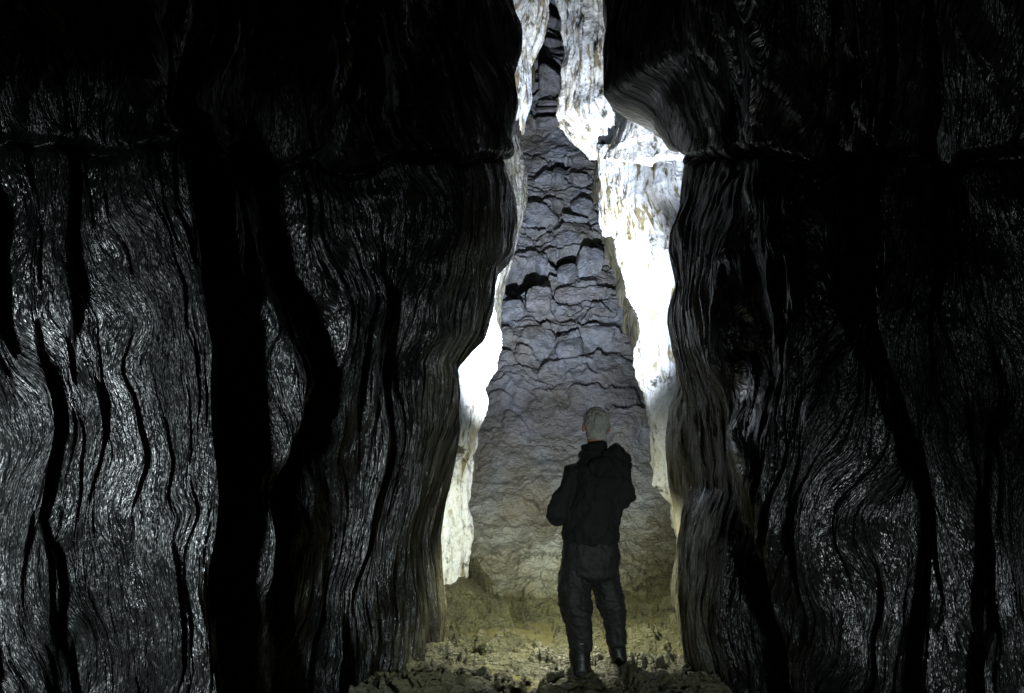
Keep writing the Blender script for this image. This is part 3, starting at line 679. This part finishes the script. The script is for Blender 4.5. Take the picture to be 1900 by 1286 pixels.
# head, turned a little to the left and tilted back
HC = Vector([float(v) for v in at(1105, 790, YP + .01)])
HR = Matrix.Rotation(.22, 4, 'Z') @ Matrix.Rotation(.20, 4, 'X')
def hp(x, y, z): return HC + (HR @ Vector((x, y, z)))
ball(bm, hp(0, 0, .02), (.074, .096, .098), HR); ball(bm, hp(0, .03, -.05), (.056, .068, .068), HR); ball(bm, hp(0, .065, -.088), (.026, .025, .02), HR)
tube(bm, [(*hp(0, .098, .022), .009, .010), (*hp(0, .112, -.008), .012, .013), (*hp(0, .114, -.022), .015, .012)], 10)
for q in (-1, 1):
    ball(bm, hp(q * .085, -.008, -.008), (.012, .023, .036), HR @ Matrix.Rotation(q * .35, 4, 'Z'))
    ball(bm, hp(q * .032, .086, .036), (.024, .012, .008), HR)
    ball(bm, hp(q * .031, .087, .016), (.013, .010, .010), HR)
ball(bm, hp(0, .096, -.046), (.024, .010, .007), HR); ball(bm, hp(0, .094, -.058), (.020, .010, .008), HR)
body = under(link_mesh('body', fuse(bm, 'body', .0055, 3), M_SKIN))
# hair
bm = bmesh.new(); ball(bm, hp(0, -.008, .028), (.083, .100, .100), HR); ball(bm, hp(0, -.042, -.040), (.066, .054, .068), HR)
me = fuse(bm, 'hair', .005, 3)
v, n = verts(me)
inv = np.array(HR.to_3x3().inverted()); loc = (v - np.array(HC)) @ inv.T
keep = sstep(.075, .045, loc[:, 1] - .35 * np.clip(loc[:, 2], 0, .1)) * sstep(-.095, -.075, loc[:, 2])
earc = np.exp(-((np.abs(loc[:, 0]) - .078) / .02) ** 2 - ((loc[:, 1] + .0) / .022) ** 2 - ((loc[:, 2] + .012) / .03) ** 2)
side_ = sstep(-.01, .02, loc[:, 1]) * sstep(-.0, -.03, loc[:, 2])
d = .008 * fbm(v[:, 0] * 45, v[:, 1] * 45, v[:, 2] * 22, 4, .7) - .022 * (1 - keep) - .022 * earc - .02 * side_
setv(me, v + n * d[:, None]); under(link_mesh('hair', me, M_HAIR))
# jacket
def folds(me, amp, seed, fz, vert=1.0, keepz=None):
    v, n = verts(me)
    f = ridged(v[:, 0] * 7 + seed, v[:, 1] * 7, v[:, 2] * fz, 3, .5) - .6
    g = fbm(v[:, 0] * 18 + seed, v[:, 1] * 18, v[:, 2] * 26, 3)
    a = amp * f * vert + amp * .45 * g
    setv(me, v + n * a[:, None])
bm = bmesh.new()
tube(bm, [PP(1104, 841, YP, 20, .072), PP(1106, 851, YP, 38, .09), PP(1110, 862, YP, 49, .115), PP(1111, 885, YP, 52, .135), PP(1107, 925, YP, 50, .145), PP(1100, 960, YP, 50, .14), PP(1097, 980, YP, 50, .145), PP(1096, 992, YP, 52, .15), PP(1096, 1006, YP, 49, .14)], 28)
cuff = lambda w_, e_: tuple(w_[k] * .86 + e_[k] * .14 for k in range(3))
for s_, e_, w_, sw in ((sL, eL, wrL, 1), (sR, eR, wrR, -1)):
    up = tuple((s_[k] + e_[k]) / 2 for k in range(3))
    tube(bm, [s_[:3] + (.066, .072), up + (.064, .066), (e_[0], e_[1], e_[2] + .05, .066, .066), (e_[0], e_[1], e_[2], .068, .07)], 18)
    tube(bm, [(e_[0], e_[1], e_[2] - .0, .062, .062), tuple((e_[k] + w_[k]) / 2 for k in range(3)) + (.052, .052), cuff(w_, e_) + (.040, .040)], 18)
# standing collar
tube(bm, [PP(1104, 846, YP, 30, .085), PP(1104, 836, YP + .01, 25, .078), PP(1103, 824, YP + .01, 24, .078)], 24)
me = fuse(bm, 'jacket', .007, 5); folds(me, .011, 3., 5); under(link_mesh('jacket', me, M_JACKET))
bm = bmesh.new()
tube(bm, [PP(1120, 846, YP - .07, 10, .03), PP(1142, 838, YP - .05, 15, .05), PP(1158, 852, YP - .02, 13, .06), PP(1162, 876, YP, 9, .05)], 16)
tube(bm, [PP(1096, 862, YP - .10, 12, .03), PP(1112, 868, YP - .12, 18, .035), PP(1132, 862, YP - .10, 14, .035)], 16)
me = fuse(bm, 'hood', .006, 4); folds(me, .012, 9., 9); under(link_mesh('hood', me, M_JACKET))
# trousers
bm = bmesh.new()
tube(bm, [PP(1097, 992, YP, 46, .125), PP(1095, 1015, YP, 52, .135), PP(1094, 1045, YP, 54, .14), PP(1093, 1066, YP, 52, .13)], 28)
LL = [(1069, 1045, 28, .12), (1066, 1080, 29, .11), (1066, 1110, 30, .105), (1069, 1135, 27, .10), (1074, 1155, 23, .085), (1076, 1180, 21, .078), (1077, 1205, 20, .074)]
RL = [(1120, 1045, 27, .12), (1124, 1075, 26, .11), (1128, 1100, 25, .10), (1133, 1125, 24, .095), (1139, 1145, 20, .085), (1142, 1168, 17, .075), (1145, 1195, 16.5, .07)]
tube(bm, [PP(a, b, YP, r, d) for a, b, r, d in LL], 20); tube(bm, [PP(a, b, YP + .08, r, d) for a, b, r, d in RL], 20)
me = fuse(bm, 'trousers', .007, 4)
v, n = verts(me)
kn = np.exp(-((v[:, 2] - .48) / .16) ** 2)
f = (.006 + .007 * kn) * (ridged(v[:, 0] * 6 + v[:, 2] * 3, v[:, 1] * 6 + 2, v[:, 2] * 8, 3, .6) - .5) + .007 * (ridged(v[:, 0] * 8, v[:, 1] * 8, v[:, 2] * 4, 3) - .6)
setv(me, v + n * f[:, None]); under(link_mesh('trousers', me, M_TROUS))
for k, (a, fyp, tp) in enumerate(((1077, YP, 1188), (1148, YP + .1, 1178))):
    bm = bmesh.new(); x, _, _ = [float(q) for q in at(a, 1235, fyp)]; zt = float(at(a, tp, fyp)[2])
    r_ = .074 if k == 0 else .060; zb = .05
    tube(bm, [(x - (0 if k == 0 else .02), fyp - .0, zt, r_ * .92, r_ * 1.05), (x - .005, fyp, zt * .6, r_ * .9, r_), (x, fyp - .01, zb + .07, r_ * .86, r_ * 1.0), (x, fyp - .01, zb + .02, r_ * .9, r_ * 1.05)], 20)
    tube(bm, [(x, fyp - .08, zb + .02, .045, .04), (x, fyp + .04, zb + .02, .05, .045), (x - .01, fyp + .18, zb + .01, .052, .035), (x - .012, fyp + .21, zb, .042, .026)], 16)
    me = fuse(bm, 'boot', .006, 3)
    v, n = verts(me); v = v + n * (.004 * ridged(v[:, 0] * 6, v[:, 1] * 6, v[:, 2] * 12, 2))[:, None]; setv(me, v)
    under(link_mesh('boot', me, M_BOOT))
# lamp in the hands
lroot = empty('hand_lamp', LAMP); tag(lroot, 'black hand lamp held in front of the person standing in the passage', 'lamp')
bm = bmesh.new(); tube(bm, [(0, -.07, 0, .03, .03), (0, -.06, 0, .046, .046), (0, .06, 0, .046, .046), (0, .075, 0, .056, .056), (0, .10, 0, .06, .06)], 24)
me = bpy.data.meshes.new('housing'); bm.to_mesh(me); bm.free(); link_mesh('housing', me, M_PLAST, lroot)
bm = bmesh.new(); bmesh.ops.create_cone(bm, segments=24, radius1=.052, radius2=.050, depth=.008, cap_ends=True, matrix=Matrix.Translation((0, .142, 0)) @ Matrix.Rotation(math.pi / 2, 4, 'X'))
m, nt, b = mat_new('lit_lens'); b.inputs['Emission Color'].default_value = (.9, .95, 1, 1); b.inputs['Emission Strength'].default_value = 8
me = bpy.data.meshes.new('lens'); bm.to_mesh(me); bm.free(); link_mesh('lens', me, m, lroot, False)
# ---------------------------------------------------------------- camera, light
cam = bpy.data.cameras.new('camera'); co = bpy.data.objects.new('camera', cam); COL.objects.link(co)
cam.sensor_width = 36; cam.lens = 36 * F / W; cam.clip_end = 200; cam.clip_start = .02
co.location = (0, 0, CAMZ); co.rotation_euler = (math.radians(90) + PITCH, 0, 0)
scene.camera = co
def lamp(name, kind, loc, power, col=(1, 1, 1), radius=.03, aim=None, cone=60, blend=.6):
    l = bpy.data.lights.new(name, kind); l.energy = power; l.color = col; l.shadow_soft_size = radius
    o = bpy.data.objects.new(name, l); COL.objects.link(o); o.location = loc
    if kind == 'SPOT':
        l.spot_size = math.radians(cone); l.spot_blend = blend
        d = Vector(aim) - Vector(loc); o.rotation_euler = d.to_track_quat('-Z', 'Y').to_euler()
    return o
LP = (LAMP.x, LAMP.y + .2, LAMP.z)
lamp('hand_lamp_glow', 'SPOT', LP, 200, (1, .98, .70), .04, (LP[0], LP[1] + .5, LP[2] - .75), 165, .5)
lamp('hand_lamp_beam', 'SPOT', LP, 5200, (.86, .92, 1), .04, (.4, 13.5, 6.8), 60, 1.0)
lamp('added_low_slope_spot', 'SPOT', LP, 760, (.96, .97, 1), .04, (.35, 11.0, 1.0), 52, .9)  # extra spot at the lamp, added to brighten the lower rubble
lamp('added_boss_spot', 'SPOT', LP, 2300, (.88, .93, 1), .04, (.95, 7.25, 4.4), 36, 1.0)  # another spot added at the lamp, to light up the white boss
lamp('added_left_wall_fill', 'SPOT', (-2.05, .3, 1.05), 2000, (.86, .97, 1), .16, (-2.55, 4.4, 1.05), 68, 1.0)  # unseen camera-side spot, added to rake light along the left wall
lamp('added_upper_right_fill', 'SPOT', (1.7, .6, 1.2), 60, (.88, .97, 1), .08, (2.2, 4.0, 2.2), 74, 1.0)  # weak unseen spot, added to pick out ridges at upper right
lamp('added_right_wall_fill', 'SPOT', (1.75, .2, 1.0), 620, (.88, .97, 1), .12, (1.3, 5.2, .25), 42, 1.0)  # unseen spot added beside the camera for the lower right wall
w = bpy.data.worlds.new('World'); scene.world = w; w.use_nodes = True
w.node_tree.nodes['Background'].inputs[0].default_value = (.6, .7, .8, 1)
w.node_tree.nodes['Background'].inputs[1].default_value = 0.0
scene.view_settings.view_transform = 'Standard'; scene.view_settings.look = 'None'
scene.view_settings.exposure = 0; scene.view_settings.gamma = 1
scene.cycles.use_denoising = True
scene.cycles.max_bounces = 5; scene.cycles.diffuse_bounces = 3; scene.cycles.glossy_bounces = 2
scene.cycles.sample_clamp_indirect = 1.5
scene.cycles.blur_glossy = 1.0
